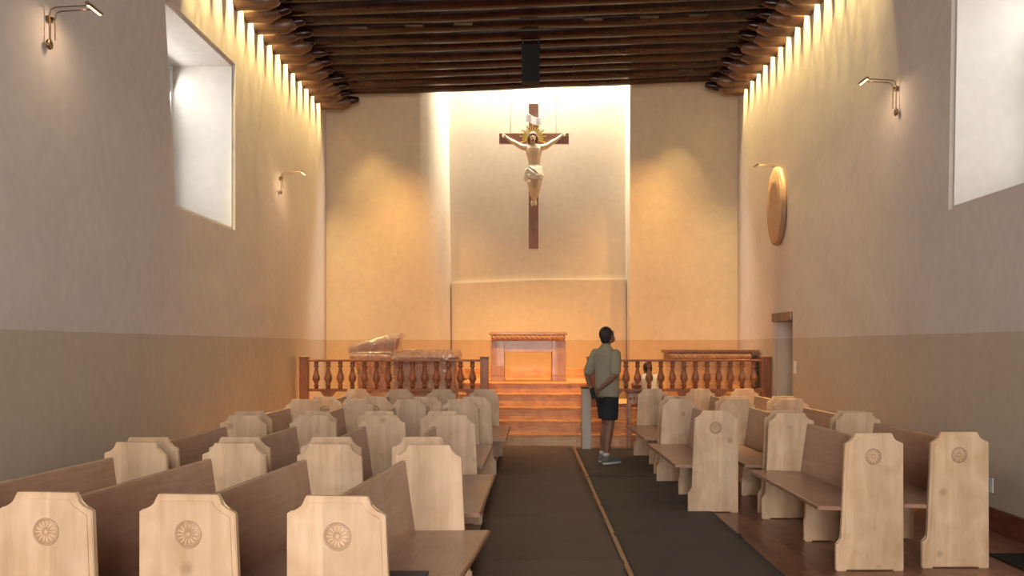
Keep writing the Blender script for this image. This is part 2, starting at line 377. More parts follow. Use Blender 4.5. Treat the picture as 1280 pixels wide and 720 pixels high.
# ------------------------------------------------------------------ chancel steps
STEP = [(13.35, .18, XL, XR), (13.57, .374, XL, XR), (13.79, .565, XL, XR)]
st = thing('chancel_steps', 'three full-width fir steps rising to the altar rail', 'steps', (0, 0, 0))
prev = 0
for i, (y, h, a, b) in enumerate(STEP):
    m = MB(); m.box(a+.002, b-.002, y, YB-.01 if i == 2 else y+.6, prev, h-.028)
    m.build('riser', M['riser_pale'] if i == 0 else M['step'], st)
    m = MB(); m.box(a+.002, b-.002, y-.028, YB-.01 if i == 2 else y+.6, h-.028, h, .008); m.build('tread', M['step'], st)
    prev = h
pd = thing('altar_platform', 'two-step fir platform carrying the altar', 'platform', (0, 0, 0))
for i, (y, h, a, b) in enumerate([(14.12, .760, -1.07, 1.15), (14.42, .925, -1.05, 1.13)]):
    m = MB(); m.box(a, b, y, 16.46 if i else y+.5, .566 if i == 0 else .7, h-.028); m.build('riser', M['step'], pd)
    m = MB(); m.box(a-.02, b+.02, y-.028, 16.46 if i else y+.5, h-.028, h, .008); m.build('tread', M['step'], pd)

# ------------------------------------------------------------------ beams and corbels
def log(p0, p1, r, seed, n=14, segs=26):
    m = MB(); P0, P1 = Vector(p0), Vector(p1); pts = []; rr = []
    for i in range(segs+1):
        t = i/segs; p = P0.lerp(P1, t)
        p.z += .018*noise.noise(Vector((t*4, seed*3.1, 0))); p.y += .018*noise.noise(Vector((t*4, seed*3.1, 9)))
        pts.append(p); rr.append(r*(1+.06*noise.noise(Vector((t*7, seed, 4)))))
    m.tube(pts, rr, n=n, caps=False); m.rough(.006, 6, seed); return m
for i, y in enumerate(BEAMY):
    m = log((XL-.25, y, zc(XL-.25)+.145), (XR+.25, y, zc(XR+.25)+.145), .142+.01*math.sin(i*2.3), i)
    tag(m.build('ceiling_beam', M['beam'], smooth=True), 'dark round log ceiling beam, %s counting from the altar wall' % ORD[i], 'beam', 'log ceiling beams')
for i, y in enumerate(BEAMY):
    for side, xw, s in (('left', XL, 1), ('right', XR, -1)):
        r0 = .125; zz = zc(xw+s*.3)-.125
        t = thing('corbel', 'short round log corbel under its beam on the %s wall, %s from the altar wall' % (side, ORD[i]), 'corbel', (xw, y, zz), 0, 'log corbels on the %s wall' % side)
        m = MB(); q = .01*math.sin(i*1.7)
        e = .05*math.sin(i*2.9+s); m.tube([(-s*.2, 0, -.01), (s*.15, 0, -.004), (s*(.34+e), 0, 0), (s*(.43+e), 0, .015)], [.124+q, .116, .120-q, .085], n=16); m.rough(.016, 6, i+3*s)
        m.build('log', M['corbel'], t, smooth=True)
        m = MB(); e = .05*math.cos(i*2.1+s); m.tube([(s*.33, 0, .03), (s*(.52+e), 0, .045), (s*(.60+e), 0, .055)], [.082, .070, .050], n=14); m.rough(.012, 9, i)
        m.build('carved_tip', M['beam'], t, smooth=True)

# ------------------------------------------------------------------ pews
PL = 1.83
def arc(cx, cz, r, a0, a1, n=5): return [(cx+r*math.cos(R(a0+(a1-a0)*i/n)), cz+r*math.sin(R(a0+(a1-a0)*i/n))) for i in range(n+1)]
def end_profile(inset=0.0):
    # x measured from the back edge (-.23) to the toe (+.23)
    i = inset
    p = [(-.23+i, 0+i*1.2)]
    p += [(-.228+i, .853-i)]
    p += [(-.215, .862-i), (-.185+i*.5, .868-i*.8), (-.166+i, .882-i*.6), (-.160+i, .905-i), (-.150+i, .924-i)]
    p += [(.096-i, .924-i), (.106-i, .905-i), (.113-i, .882-i*.6), (.128-i*.5, .868-i*.8), (.150, .862-i), (.168-i, .850-i)]
    p += [(.196-i, .22), (.200-i, .195), (.212-i, .182+i*-.5), (.230-i, .172-i)]
    p += [(.230-i, 0+i*1.2)]
    return [(x, z+.008) for x, z in p]
def make_pew():
    root = thing('pew', 'x', 'pew', (0, 0, 0))
    for sgn in (-1, 1):
        y0 = sgn*PL/2; y1 = sgn*(PL/2-.032)
        m = MB(); m.prism(end_profile(), min(y0, y1), max(y0, y1), 'y', .004)
        m.prism(end_profile(.022), min(y0-sgn*.01, y0+sgn*.006), max(y0-sgn*.01, y0+sgn*.006), 'y', .004)
        m.box(-.225, -.16, min(y0, y1), max(y0, y1), 0, .01); m.box(.16, .225, min(y0, y1), max(y0, y1), 0, .01)
        e = m.build('end_panel', M['panel'], root)
        m = MB(); cx, cz, r = -.022, .775, .052
        ys = y0+sgn*.006
        # ring
        rings = []
        for k in range(37):
            a = 2*math.pi*k/36
            rings.append([Vector((cx+(r+dr)*math.cos(a), ys+sgn*dy, cz+(r+dr)*math.sin(a))) for dr, dy in ((-.004, 0), (-.002, .004), (.002, .004), (.004, 0))])
        m.loop(rings, cap=False)
        m.loop([[Vector((cx+q_*math.cos(2*math.pi*k/32), ys+sgn*d_, cz+q_*math.sin(2*math.pi*k/32))) for k in range(32)] for q_, d_ in ((r, 0), (r-.001, .0012), (.003, .0012))])
        nf = len(m.b.faces)
        for k in range(14):
            a = 2*math.pi*k/14; c, q = math.cos(a), math.sin(a)
            m.ball((cx+c*.030, ys+sgn*.001, cz+q*.030), .019, .007, .0056, Matrix.Rotation(-a, 3, 'Y'), 8)
        m.ball((cx, ys, cz), .010, .006, .010, None, 8)
        for f in list(m.b.faces)[nf:]: f.material_index = 1
        rs_ = m.build('rosette', M['rosette'], e, smooth=True); rs_.data.materials.append(M['panel'])
    yi = PL/2-.033
    m = MB(); m.prism([(-.135, .395), (.335, .408), (.340, .414), (.338, .428), (.330, .434), (-.135, .421)], -yi, yi, 'y', .003)
    m.b.verts.ensure_lookup_table()
    s_ = m.build('seat', M['seat'], root)
    m = MB(); m.prism([(.3405, .408), (.346, .412), (.346, .430), (.3405, .434)], -yi, yi, 'y'); m.build('edge_strip', M['edge_dark'], s_)
    m = MB(); m.prism([(-.10, .36), (-.125, .36), (-.192, .822), (-.188, .834), (-.170, .834), (-.166, .822)], -yi, yi, 'y', .003)
    b_ = m.build('backrest', M['seat'], root)
    m = MB(); m.prism([(-.192, .8345), (-.190, .839), (-.168, .839), (-.166, .8345)], -yi, yi, 'y'); m.build('edge_strip', M['edge'], b_)
    m = MB(); m.prism([(-.12, .008), (.15, .008), (.15, .17), (.135, .19), (.135, .398), (-.09, .391), (-.12, .355)], -.016, .016, 'y', .003)
    m.box(-.11, -.07, -.016, .016, 0, .01); m.box(.09, .14, -.016, .016, 0, .01)
    c = m.build('centre_support', M['panel'], root)
    m = MB()
    for (bx, bz) in ((.085, .13), (.105, .15), (.09, .165)): m.ball((bx-.06, -.017, bz), .007, .006, .007, None, 8)
    m.build('bolt', M['steel'], c, smooth=True)
    return root
pew0 = make_pew(); used = False
COLN = {4: 'beside the aisle', 3: 'second from the aisle', 2: 'third from the aisle', 1: 'against the left wall'}
ROWN = {1: 'nearest row', 2: 'second row', 3: 'third row', 4: 'farthest row'}
def put_pew(cx, cy, rot, label, group, right=False):
    global used
    o = copy_tree(pew0) if used else pew0
    used = True
    a = R(rot)+(math.pi if right else 0); off = .03 if not right else -.03
    o.location = (cx+off, cy, 0); o.rotation_euler = (0, 0, a); o['label'] = label; o['group'] = group
left = {1: ([(-.665, 4.36), (-1.265, 4.40), (-1.855, 4.45), (-2.48, 4.51)], -5.2),
        2: ([(-.656, 6.62), (-1.25, 6.62), (-1.84, 6.61), (-2.43, 6.60)], -1.2),
        3: ([(-.752, 8.90), (-1.33, 8.90), (-1.91, 8.90), (-2.50, 8.90)], -.8),
        4: ([(-.60, 11.2), (-1.18, 11.2), (-1.765, 11.2), (-2.35, 11.2)], -.8)}
first = None
for r, (cols, rot) in left.items():
    for k, (x, y) in enumerate(cols):
        put_pew(x, y, rot, 'pale wooden pew left of the aisle, %s, %s' % (ROWN[r], COLN[4-k]), 'pews left of the aisle')
for r, y, cols in ((1, 6.88, [(2.345, 6.87, 'the nearer the aisle'), (2.965, 6.95, 'nearest the right wall')]),
                   (2, 8.97, [(1.73, 8.97, 'on the black runner beside the aisle'), (2.37, 8.97, 'in the middle of three'), (2.975, 8.97, 'nearest the right wall')]),
                   (3, 11.3, [(1.755, 11.3, 'beside the standing man'), (2.42, 11.3, 'in the middle of three'), (3.03, 11.3, 'nearest the right wall')])):
    for x, yy, w_ in cols:
        put_pew(x, yy, 0.6, 'pale pew right of the aisle, %s, %s' % ({1: 'nearest row', 2: 'second row', 3: 'farthest row'}[r], w_), 'pews right of the aisle', True)
m = MB(); m.box(-.68, -.47, 3.98, 4.24, .452, .462, .003)
tag(m.build('folder', M['darkfold'], angle=40), 'dark grey flat folder lying on the nearest pew seat beside the aisle', 'folder')
bpy.data.objects['folder'].location.z = -.022

# ------------------------------------------------------------------ runners
def runner(name, x0, x1, y0, y1, z, mt, label, ridge=()):
    m = MB(); nx, ny = 12, int((y1-y0)*10); rows = []
    for j in range(ny+1):
        y = y0+(y1-y0)*j/ny; row = []
        for i in range(nx+1):
            x = x0+(x1-x0)*i/nx
            h = z+.003*noise.noise(Vector((x*1.5, y*2, z*50)))
            for ry in ridge: h += .022*math.exp(-((y-ry-.03*noise.noise(Vector((x*2, ry, 0))))/.035)**2)
            ex = .012*noise.noise(Vector((y*1.3, x0, 3))) if i in (0, nx) else 0
            row.append(Vector((x+ex, y, h)))
        rows.append(row)
    m.loop(rows, closed=False)
    o = m.build(name, mt, smooth=True); sd = o.modifiers.new('t', 'SOLIDIFY'); sd.thickness = .006; sd.offset = -1
    return tag(o, label, 'runner')
runner('floor_runner', -.38, .672, -1, 13.3, .014, M['mat_brown'], 'brown-black felt runner covering the left half of the aisle', (5.3, 6.1, 7.6))
runner('floor_runner', .695, 1.70, 1.5, 10.2, .012, M['mat_black'], 'long charcoal runner right of the tan strip, near the camera', (7.0, 8.3, 10.12))
runner('floor_runner', .73, 2.30, 10.28, 13.0, .011, M['mat_black'], 'short charcoal mat under the standing man', (10.36, 12.95))
m = MB(); m.loop([[Vector((.655, 1.5, .004)), Vector((.69, 1.5, .004)), Vector((.69, 1.5, .024)), Vector((.655, 1.5, .024))],
                  [Vector((.695, 13.3, .004)), Vector((.725, 13.3, .004)), Vector((.725, 13.3, .024)), Vector((.695, 13.3, .024))]])
tag(m.build('floor_strip', M['tape']), 'thin tan strip running down the aisle between the two runners', 'strip')
m = MB(); m.box(3.36, 3.62, 5.84, 6.42, .003, .012)
for k in range(9): m.box(3.37, 3.61, 5.87+k*.062, 5.89+k*.062, .012, .016)
tag(m.build('floor_vent', M['vent']), 'black iron grille in the floor by the right wall', 'vent')

# ------------------------------------------------------------------ altar rails
def baluster(m_, x, z0, z1):
    H = z1-z0
    pr = [(.022, 0), (.022, .09), (.030, .10), (.030, .13), (.017, .16), (.024, .22), (.042, .34), (.040, .44), (.026, .58), (.018, .72), (.017, .78), (.030, .81), (.030, .84), (.018, .87), (.024, .91), (.024, 1)]
    m_.lathe([(r*1.45, z0+t*H) for r, t in pr], x, 0, 12)
def rail(x0, x1, label, nb):
    t = thing('altar_rail', label, 'railing', ((x0+x1)/2, 13.87, .565)); L = (x1-x0)/2
    m = MB(); m.box(-L, L, -.05, .05, .715, .75, .008); m.build('top_rail', M['rail'], t)
    m = MB(); m.box(-L, L, -.035, .035, .245, .29, .005); m.build('bottom_rail', M['rail'], t)
    m = MB(); m.box(-L, L, -.045, .045, 0, .05, .005); m.build('base_rail', M['rail'], t)
    for s in (-1, 1):
        m = MB(); m.box(s*L-.065, s*L+.065, -.07, .07, 0, .775, .008); m.box(s*L-.075, s*L+.075, -.08, .08, .775, .795, .006)
        m.build('post', M['rail'], t)
    for i in range(nb):
        x = -L+2*L*(i+1)/(nb+1); m = MB(); baluster(m, x, .29, .715); m.build('baluster', M['rail'], t, smooth=True)
        if i % 3 == 1:
            m = MB(); m.prism([(x-.12, .245), (x-.05, .16), (x-.035, .05), (x+.035, .05), (x+.05, .16), (x+.12, .245)], -.03, .03, 'y'); m.build('foot', M['rail'], t)
rail(-3.50, -.66, 'turned-baluster cherry rail left of the altar steps', 14)
rail(1.02, 3.765, 'turned-baluster cherry rail right of the altar steps', 14)

# ------------------------------------------------------------------ altars
def rope(x0, x1, y, z, r, n=12, turns=9):
    m = MB(); rings = []; N = int((x1-x0)*110)
    for i in range(N+1):
        x = x0+(x1-x0)*i/N; ph = turns*2*math.pi*i/N*.333; rg = []
        e = min(1, min(i, N-i)/4+.35)
        for k in range(24):
            a = 2*math.pi*k/24; rr = r*e*(.70+.32*abs(math.cos(1.5*(a-ph)))**.7)
            rg.append(Vector((x, y+rr*math.cos(a), z+rr*math.sin(a))))
        rings.append(rg)
    return m.loop(rings)
al = thing('altar', 'open-fronted wooden altar with rope-carved cornice on the platform', 'altar', (.03, 15.3, .925))
for s in (-1, 1):
    m = MB(); m.box(s*.525-.115, s*.525+.115, -.3, .3, .10, .70, .004); m.build('leg', M['altar'], al)
    m = MB(); m.box(s*.525-.12, s*.525+.12, -.31, .31, 0, .098, .006); m.build('plinth', M['altar_h'], al)
m = MB(); m.box(-.41, .41, -.29, .29, .50, .70, .004); m.box(-.41, .41, -.298, .298, .50, .525, .004); m.build('apron', M['altar_h'], al)
rope(-.63, .63, -.335, .745, .058, turns=15).build('rope_moulding', M['altar_h'], al, smooth=True)
m = MB(); m.box(-.62, .62, -.30, .32, .70, .79, .004); m.box(-.665, .665, -.385, .38, .79, .82, .006); m.box(-.65, .65, -.37, .36, .82, .838, .004); m.build('tabletop', M['altar_h'], al)
t = thing('side_table', 'long side table with rope-carved edge behind the right altar rail', 'table', (3.02, 14.75, .565))
m = MB(); m.box(-.64, .70, -.26, .26, .0, .74, .005); m.build('panel', M['riser_pale'], t)
m = MB(); m.box(.705, .79, -.28, .26, 0, .80, .003); m.build('end_board', M['altar_dark'], t)
rope(-.69, .68, -.30, .795, .058, turns=18).build('rope_moulding', M['altar_h'], t, smooth=True)
m = MB(); m.box(-.72, .80, -.35, .29, .852, .90, .006); m.box(-.68, .70, -.26, .26, .74, .85); m.build('tabletop', M['rail'], t)

# ------------------------------------------------------------------ plastic-wrapped furniture
def boxy(secs, amp, seed, n=40, p=5):
    m = MB()
    S2 = []
    for a, b in zip(secs, secs[1:]):
        k = max(1, int(abs(b[0]-a[0])/.035)) if b[0] != a[0] else 1
        for j in range(k): S2.append([a[q]+(b[q]-a[q])*j/k for q in range(5)])
    S2.append(secs[-1]); m.stack(S2, n, p); m.rough(amp, 5, seed); m.rough(amp*.5, 14, seed+3); return m
t = thing('wrapped_lectern', 'tall flared lectern wrapped in clear plastic behind the left rail', 'lectern', (-2.62, 15.15, .565))
boxy([(0, 0, 0, .25, .22), (.55, 0, 0, .25, .22), (.60, 0, 0, .27, .24), (.72, 0, 0, .37, .3), (.80, 0, 0, .38, .3), (.82, 0, 0, .36, .28)], .006, 2).build('body', M['pinkwood'], t, smooth=True)
m = MB(); m.prism([(-.36, .82), (.36, .82), (.42, 1.10), (.34, 1.12), (.05, 1.06), (-.2, .98), (-.37, .93)], -.24, .24, 'y', .03); m.rough(.012, 7, 5); m.build('sloping_top', M['pinkwood'], t, angle=50)
o = boxy([(.035, 0, 0, .275, .245), (.52, 0, 0, .28, .25), (.60, 0, 0, .30, .265), (.71, .0, 0, .39, .32), (.83, .0, 0, .405, .325), (.87, .0, 0, .38, .30)], .010, 8)
o.prism([(-.40, .84), (.40, .84), (.47, 1.11), (.50, 1.18), (.34, 1.17), (.05, 1.10), (-.2, 1.02), (-.40, .96)], -.27, .27, 'y', .04)
bmesh.ops.subdivide_edges(o.b, edges=[e for e in o.b.edges if e.calc_length() > .15], cuts=3, use_grid_fill=True); o.rough(.014, 9, 21)
o.build('plastic_wrap', M['film'], t, smooth=True)
t = thing('wrapped_chest', 'wide low chest wrapped in shiny clear plastic behind the left rail', 'chest', (-1.665, 14.45, .565))
boxy([(0, 0, 0, .50, .24), (.70, 0, 0, .50, .24), (.74, 0, 0, .50, .24), (.75, .03, 0, .54, .27), (.80, .03, 0, .54, .27)], .004, 4, p=7).build('body', M['pinkwood'], t, smooth=True)
boxy([(.035, 0, 0, .535, .27), (.6, 0, 0, .54, .28), (.72, .01, 0, .555, .29), (.80, .05, 0, .56, .29), (.90, .06, 0, .53, .27)], .015, 12, p=7).build('plastic_wrap', M['film'], t, smooth=True)

# small table and loose board in front of the steps
t = thing('small_table', 'small turned-leg stand with a dark red top at the foot of the right rail', 'table', (1.70, 13.05, 0))
m = MB(); m.box(-.22, .22, -.14, .14, .83, .87, .006); m.build('tabletop', M['redtop'], t)
m = MB(); m.box(-.20, .20, -.12, .12, .68, .83, .004)
m.build('apron', M['pinkwood'], t)
m = MB()
for k in range(7):
    m.ball((-.17+.055*k, -.122, .755), .018, .006, .03, None, 8)
m.build('carving', M['rail'], t, smooth=True)
for a in (-.18, .18):
    for b in (-.1, .1):
        m = MB(); m.lathe([(.022, 0), (.025, .04), (.014, .07), (.028, .16), (.030, .24), (.014, .34), (.014, .38), (.024, .42), (.016, .5), (.022, .62), (.024, .68)], a, b, 12)
        m.build('leg', M['pinkwood'], t, smooth=True)
t = thing('loose_pew_end', 'narrow pale post with a dark cap standing at the foot of the steps', 'post', (.885, 13.0, 0))
m = MB(); m.box(-.065, .065, -.08, .2, 0, .90, .006); m.build('board', M['board'], t)
m = MB(); m.box(-.075, .085, -.09, .21, .90, .922, .004); m.build('cap', M['altar_dark'], t)

# ------------------------------------------------------------------ crucifix
s_ = FPX/16.33
def cx_(px): return (px-VX)/s_
def cz_(py): return EYE+(VY-py)/s_
cr = thing('crucifix', 'large painted crucifix hanging on two wires in the bright altar recess', 'crucifix', (cx_(667), 16.33, cz_(311)))
bx = cx_(667); bz = cz_(311)
H = cz_(130)-bz
m = MB(); m.box(-.09, .09, -.025, .025, 0, H, .004); m.build('upright', M['cross'], cr)
m = MB(); m.box(cx_(624)-bx, cx_(711)-bx, -.032, .028, cz_(180)-bz, cz_(167)-bz, .004); m.build('crossbar', M['crossbar'], cr)
m = MB()
for px in (638, 695): m.tube([(cx_(px)-bx, 0, cz_(168)-bz), (cx_(px)-bx, 0, 6.5-bz)], .006, 6, caps=False)
m.build('hanging_wire', M['wire'], cr)
# scroll
m = MB(); rings = []
for i in range(17):
    t_ = i/16; x = -.15+.30*t_; y = -.06-.02*math.sin(t_*6.28); zz = cz_(149)-bz+.02*math.cos(t_*5)-.05*t_
    rings.append([Vector((x, y, zz-.075)), Vector((x, y-.012, zz-.07)), Vector((x, y-.012, zz+.07)), Vector((x, y, zz+.075))])
m.loop(rings); m.build('scroll', M['scroll'], cr, angle=40)
hz = cz_(174)-bz; hx = cx_(666)-bx
m = MB()
for k in range(17):
    a = R(-20+220*k/16); L = .20 if k % 2 else .25
    d = Vector((math.cos(a), 0, math.sin(a))); nn = Vector((-d.z, 0, d.x)); c0 = Vector((hx, -.075, hz+.01))
    w_ = .014
    m.loop([[c0+d*.04+nn*w_, c0+d*.04-nn*w_, c0+d*.04-nn*w_+Vector((0, .012, 0)), c0+d*.04+nn*w_+Vector((0, .012, 0))],
            [c0+d*L+nn*w_*.6*1.6, c0+d*L-nn*w_*.6*1.6, c0+d*L-nn*w_+Vector((0, .012, 0)), c0+d*L+nn*w_+Vector((0, .012, 0))]])
m.build('ray', M['gold'], cr)
def F(px, py, y): return (cx_(px)-bx, y, cz_(py)-bz)
m = MB()
# torso: sections by picture height, built upright in metres
def sec(py, px, ax, ay, y=-.13): return (cz_(py)-bz, cx_(px)-bx, y, ax, ay)
m.stack([sec(226, 668, .10, .08), sec(221, 668.5, .135, .095), sec(214, 668.5, .125, .09), sec(207, 668, .105, .078), sec(200, 667.5, .118, .085), sec(193, 667, .142, .095), sec(188, 667, .150, .09), sec(184, 667, .12, .07), sec(181.5, 667, .05, .05)], 20)
m.tube([F(667, 183, -.13), F(666.5, 178, -.15)], [.045, .042], 12)
m.ball(F(666, 174, -.17), .062, .075, .088)
m.ball(F(666, 175, -.245), .012, .016, .022, None, 8)
m.ball(F(666, 178.5, -.21), .038, .035, .04, None, 10)
for s, q in ((-1, [(657.5, 186.5), (646, 181.5), (638, 176.5), (633, 172.5)]), (1, [(676.5, 186.5), (688, 181), (696, 175.5), (701.5, 171)])):
    m.tube([F(q[0][0], q[0][1], -.12), F((q[0][0]+q[1][0])/2, (q[0][1]+q[1][1])/2+1, -.11), F(q[1][0], q[1][1], -.10), F((q[1][0]+q[2][0])/2, (q[1][1]+q[2][1])/2, -.09), F(q[2][0], q[2][1], -.075), F(q[3][0], q[3][1], -.06)],
           [.058, .054, .044, .043, .032, .027], 12)
    hx_, hy_ = q[3]
    m.tube([F(hx_, hy_, -.06), F(hx_+s*2.2, hy_-1.2, -.058)], [.030, .032], 10, flat=.6)
    for k in range(4):
        a = F(hx_+s*(2.8-.1*k), hy_-2.8+k*1.0, -.06); b_ = F(hx_+s*(5.2-.5*abs(k-1)), hy_-4.2+k*1.5, -.075)
        m.tube([a, b_, (b_[0]+s*.002, b_[1]-.022, b_[2]-.006)], [.0095, .009, .008], 8)
    m.tube([F(hx_+s*.8, hy_-1.5, -.075), F(hx_+s*2.4, hy_-3.8, -.09)], [.010, .009], 8)
# legs, knees together, crossed feet
m.tube([F(664.5, 222, -.14), F(663.5, 232, -.20), F(664.5, 238, -.22), F(666, 245, -.16), F(667.2, 252, -.09), F(666.5, 254, -.09)], [.082, .070, .056, .052, .034, .036], 14)
m.tube([F(673, 222, -.14), F(672, 231, -.18), F(671.5, 237, -.20), F(669.5, 245, -.14), F(667.6, 252, -.06), F(668, 254, -.06)], [.082, .070, .056, .050, .034, .034], 14)
m.tube([F(666.5, 252, -.10), F(665.5, 256, -.15), F(665, 258, -.17)], [.036, .038, .026], 12)
m.tube([F(668.5, 252, -.08), F(669, 256, -.12), F(669.3, 257.5, -.14)], [.034, .034, .024], 12)
fg = m.build('figure', M['flesh'], cr); remesh(fg, .0065, 3)
m = MB()
m.ball((hx, -.162, hz+.034), .078, .085, .068)
for s in (-1, 1): m.tube([(hx+s*.05, -.17, hz+.05), (hx+s*.072, -.17, hz-.02), (hx+s*.078, -.16, hz-.07), (hx+s*.07, -.155, hz-.12)], [.030, .034, .030, .016], 10)
m.ball((hx, -.232, hz-.07), .03, .02, .03, None, 10)
o = m.build('hair', M['brown_hair'], fg); remesh(o, .006, 2)
m = MB()
m.stack([sec(227, 669, .12, .10, -.16), sec(225.5, 668, .155, .12, -.15), sec(222, 668.5, .165, .125, -.145), sec(219, 668.5, .165, .118, -.14), sec(212.5, 668.5, .150, .105, -.13), sec(209.5, 668.3, .13, .09, -.13)], 24)
m.tube([F(659, 212, -.16), F(657.5, 216, -.19), F(657.5, 221, -.18), F(657.5, 226, -.16)], [.035, .022, .036, .04], 10)
m.tube([F(661, 211, -.20), F(668, 215, -.255), F(675, 222, -.23)], [.018, .02, .016], 8)
m.tube([F(660, 214, -.22), F(667, 220, -.26), F(672, 226, -.22)], [.018, .02, .014], 8)
m.rough(.008, 16, 4)
o = m.build('loincloth', M['cloth_gold'], fg); remesh(o, .0065, 2)

# ------------------------------------------------------------------ hanging speaker
m = MB(); t = thing('hanging_speaker', 'black box speaker hanging from the log beams above the aisle', 'speaker', (.065, 13.2, 5.46))
m.box(-.135, .135, -.1, .1, 0, .56, .012); m.build('cabinet', M['black'], t)
m = MB()
for s in (-1, 1): m.box(s*.12-.012, s*.12+.012, -.02, .02, .55, .70)
m.build('bracket', M['vent'], t)

# ceiling lamps tucked between the beams
def can(x, y, label):
    t = thing('ceiling_spotlight', label, 'lamp', (x, y, zc(x)), 0, 'spotlights between the beams')
    m = MB(); m.box(-.13, .13, -.05, .05, .03, .10, .006); m.build('housing', M['vent'], t)
    m = MB(); m.box(-.15, .15, .0, .015, .10, .285); m.build('bracket', M['vent'], t)
    m = MB(); m.box(-.11, .11, .05, .053, .045, .085, .001); m.build('lens', M['lampglow'], t)
nm = ['leftmost', 'second from left', 'third from left', 'third from right', 'second from right', 'rightmost']
for k, sx in enumerate((-2.4, -1.6, -.9, .95, 1.75, 2.45)): can(sx, 12.51, 'slim black spotlight between the beams before the altar, %s of the six' % nm[k])
can(-2.75, 15.03, 'slim black spotlight over the left side of the altar wall'); can(2.72, 15.03, 'slim black spotlight over the right side of the altar wall')

# ------------------------------------------------------------------ picture lamps on the walls
def picture_lamp(x, y, z, s, drop, label, on=False):
    t = thing('wall_lamp', label, 'lamp', (x, y, z), 0, 'wire-arm lamps on the side walls')
    for k, dy in enumerate((-.03, .05)):
        m = MB(); dz = drop if k == 0 else drop-.03
        m.tube([(s*.035, dy, -dz), (s*.035, dy, -.06), (s*.045, dy, -.015), (s*.08, dy, 0), (s*.34, dy, .015)], .0055, 8); m.build('arm', M['metal'], t, smooth=True)
    m = MB(); m.tube([(s*.035, -.03, -.06), (s*.05, .01, -.075), (s*.035, .05, -.06)], .007, 8)
    m.build('bracket', M['metal'], t, smooth=True)
    m = MB(); m.box(min(0, s*.035), max(0, s*.035), -.02, .03, -.10, -.055, .004); m.build('wall_plate', M['metal'], t)
    m = MB(); m.lathe([(.005, -.012), (.036, -.010), (.040, 0), (.036, .010), (.005, .012)], 0, 0, 18); m.xf(Matrix.Translation((s*.035, -.03, -drop-.03)) @ Matrix.Rotation(R(90), 4, 'Y') )
    m.build('counterweight', M['metal'], t, smooth=True)
    m = MB(); m.tube([(s*.345, -.08, .015), (s*.345, .14, .015)], .014, 12); sh = m.build('lamp_tube', M['metal'], t, smooth=True)
    m = MB(); m.box(s*.345-.008, s*.345+.008, -.07, .13, -.003, .0005); m.build('bulb', M['lampglow'] if on else M['steel'], sh)
    if on: area('picture_lamp_light', (x+s*.345, y+.03, z-.01), (x+s*.0, y, z-1.0), .02, .2, 2.2, (1, .7, .45), 160)
picture_lamp(XL, 6.70, 4.09, 1, .25, 'wire-arm wall lamp on the left wall, nearest the camera', True)
picture_lamp(XL, 13.0, 4.08, 1, .25, 'wire-arm wall lamp on the left wall beyond the window', True)
picture_lamp(XR, 9.12, 4.27, -1, .30, 'wire-arm wall lamp on the right wall beside the window', True)
picture_lamp(XR, 13.40, 4.27, -1, .30, 'wire-arm wall lamp above the paper-wrapped oval on the right wall', False)
# wrapped oval
t = thing('wrapped_oval', 'oval picture wrapped in brown paper hanging on the right wall', 'picture', (XR, 13.38, 3.65))
m = MB(); rings = []
for xx, k in ((-.004, .97), (-.03, 1.0), (-.075, .985), (-.088, .95)):
    rings.append([Vector((xx, .41*k*math.cos(2*math.pi*i/40), .60*k*math.sin(2*math.pi*i/40))) for i in range(40)])
m.loop(rings); m.rough(.006, 9, 1); m.build('rim', M['paper_edge'], t, smooth=True)
m = MB(); rings = []
for xx, k in ((-.086, .955), (-.094, .93), (-.097, .5), (-.097, .05)):
    rings.append([Vector((xx, .41*k*math.cos(2*math.pi*i/40), .60*k*math.sin(2*math.pi*i/40))) for i in range(40)])
m.loop(rings); m.rough(.004, 7, 2); m.build('paper_face', M['paper'], t, smooth=True)
# switch and outlet
t = thing('light_switch', 'white light switch plate beside the side doorway', 'switch', (XR, 12.62, 1.22))
m = MB(); m.box(-.008, 0, -.06, .06, -.09, .09, .002); m.build('plate', M['white'], t)
m = MB(); m.box(-.014, -.008, -.012, .012, -.025, .025, .002); m.build('toggle', M['white'], t)
t = thing('wall_outlet', 'white outlet low on the right wall behind the nearest pew', 'outlet', (XR, 7.30, .37))
m = MB(); m.box(-.007, 0, -.04, .04, -.06, .06, .002); m.build('plate', M['white'], t)
m = MB()
for z in (-.025, .025): m.box(-.010, -.007, -.016, .016, z-.015, z+.015, .001)
m.build('socket', M['frame'], t)

# ------------------------------------------------------------------ standing man
def hand(m, wrist, d, up, s=1.0, curl=.5, side=1):
    """palm along d, palm normal up"""
    W, D, U = Vector(wrist), Vector(d).normalized(), Vector(up).normalized(); V = D.cross(U)
    m.tube([W, W+D*.035*s, W+D*.085*s], [.024*s, .034*s, .036*s], 12, flat=.45, up=U)
    for k, L in enumerate((.068, .078, .072, .056)):
        a = W+D*.088*s+V*side*(.030-.020*k)*s; b = a+D*L*.45*s-U*.012*curl*s; c = b+D*L*.35*s*(1-curl*.5)-U*L*.5*curl*s; e = c+D*.012*s*(1-curl)-U*.02*curl*s
        m.tube([a, b, c, e], [.0095*s, .009*s, .0085*s, .0075*s], 8)
    a = W+D*.03*s+V*side*.03*s; m.tube([a, a+V*side*.022*s+D*.025*s-U*.012*s, a+V*side*.024*s+D*.055*s-U*.022*s], [.013*s, .011*s, .0095*s], 8)
man = thing('person', 'man in khaki shirt and dark shorts standing in the aisle, looking up, hands behind back', 'person', (1.04, 11.40, .012), R(38))
m = MB()
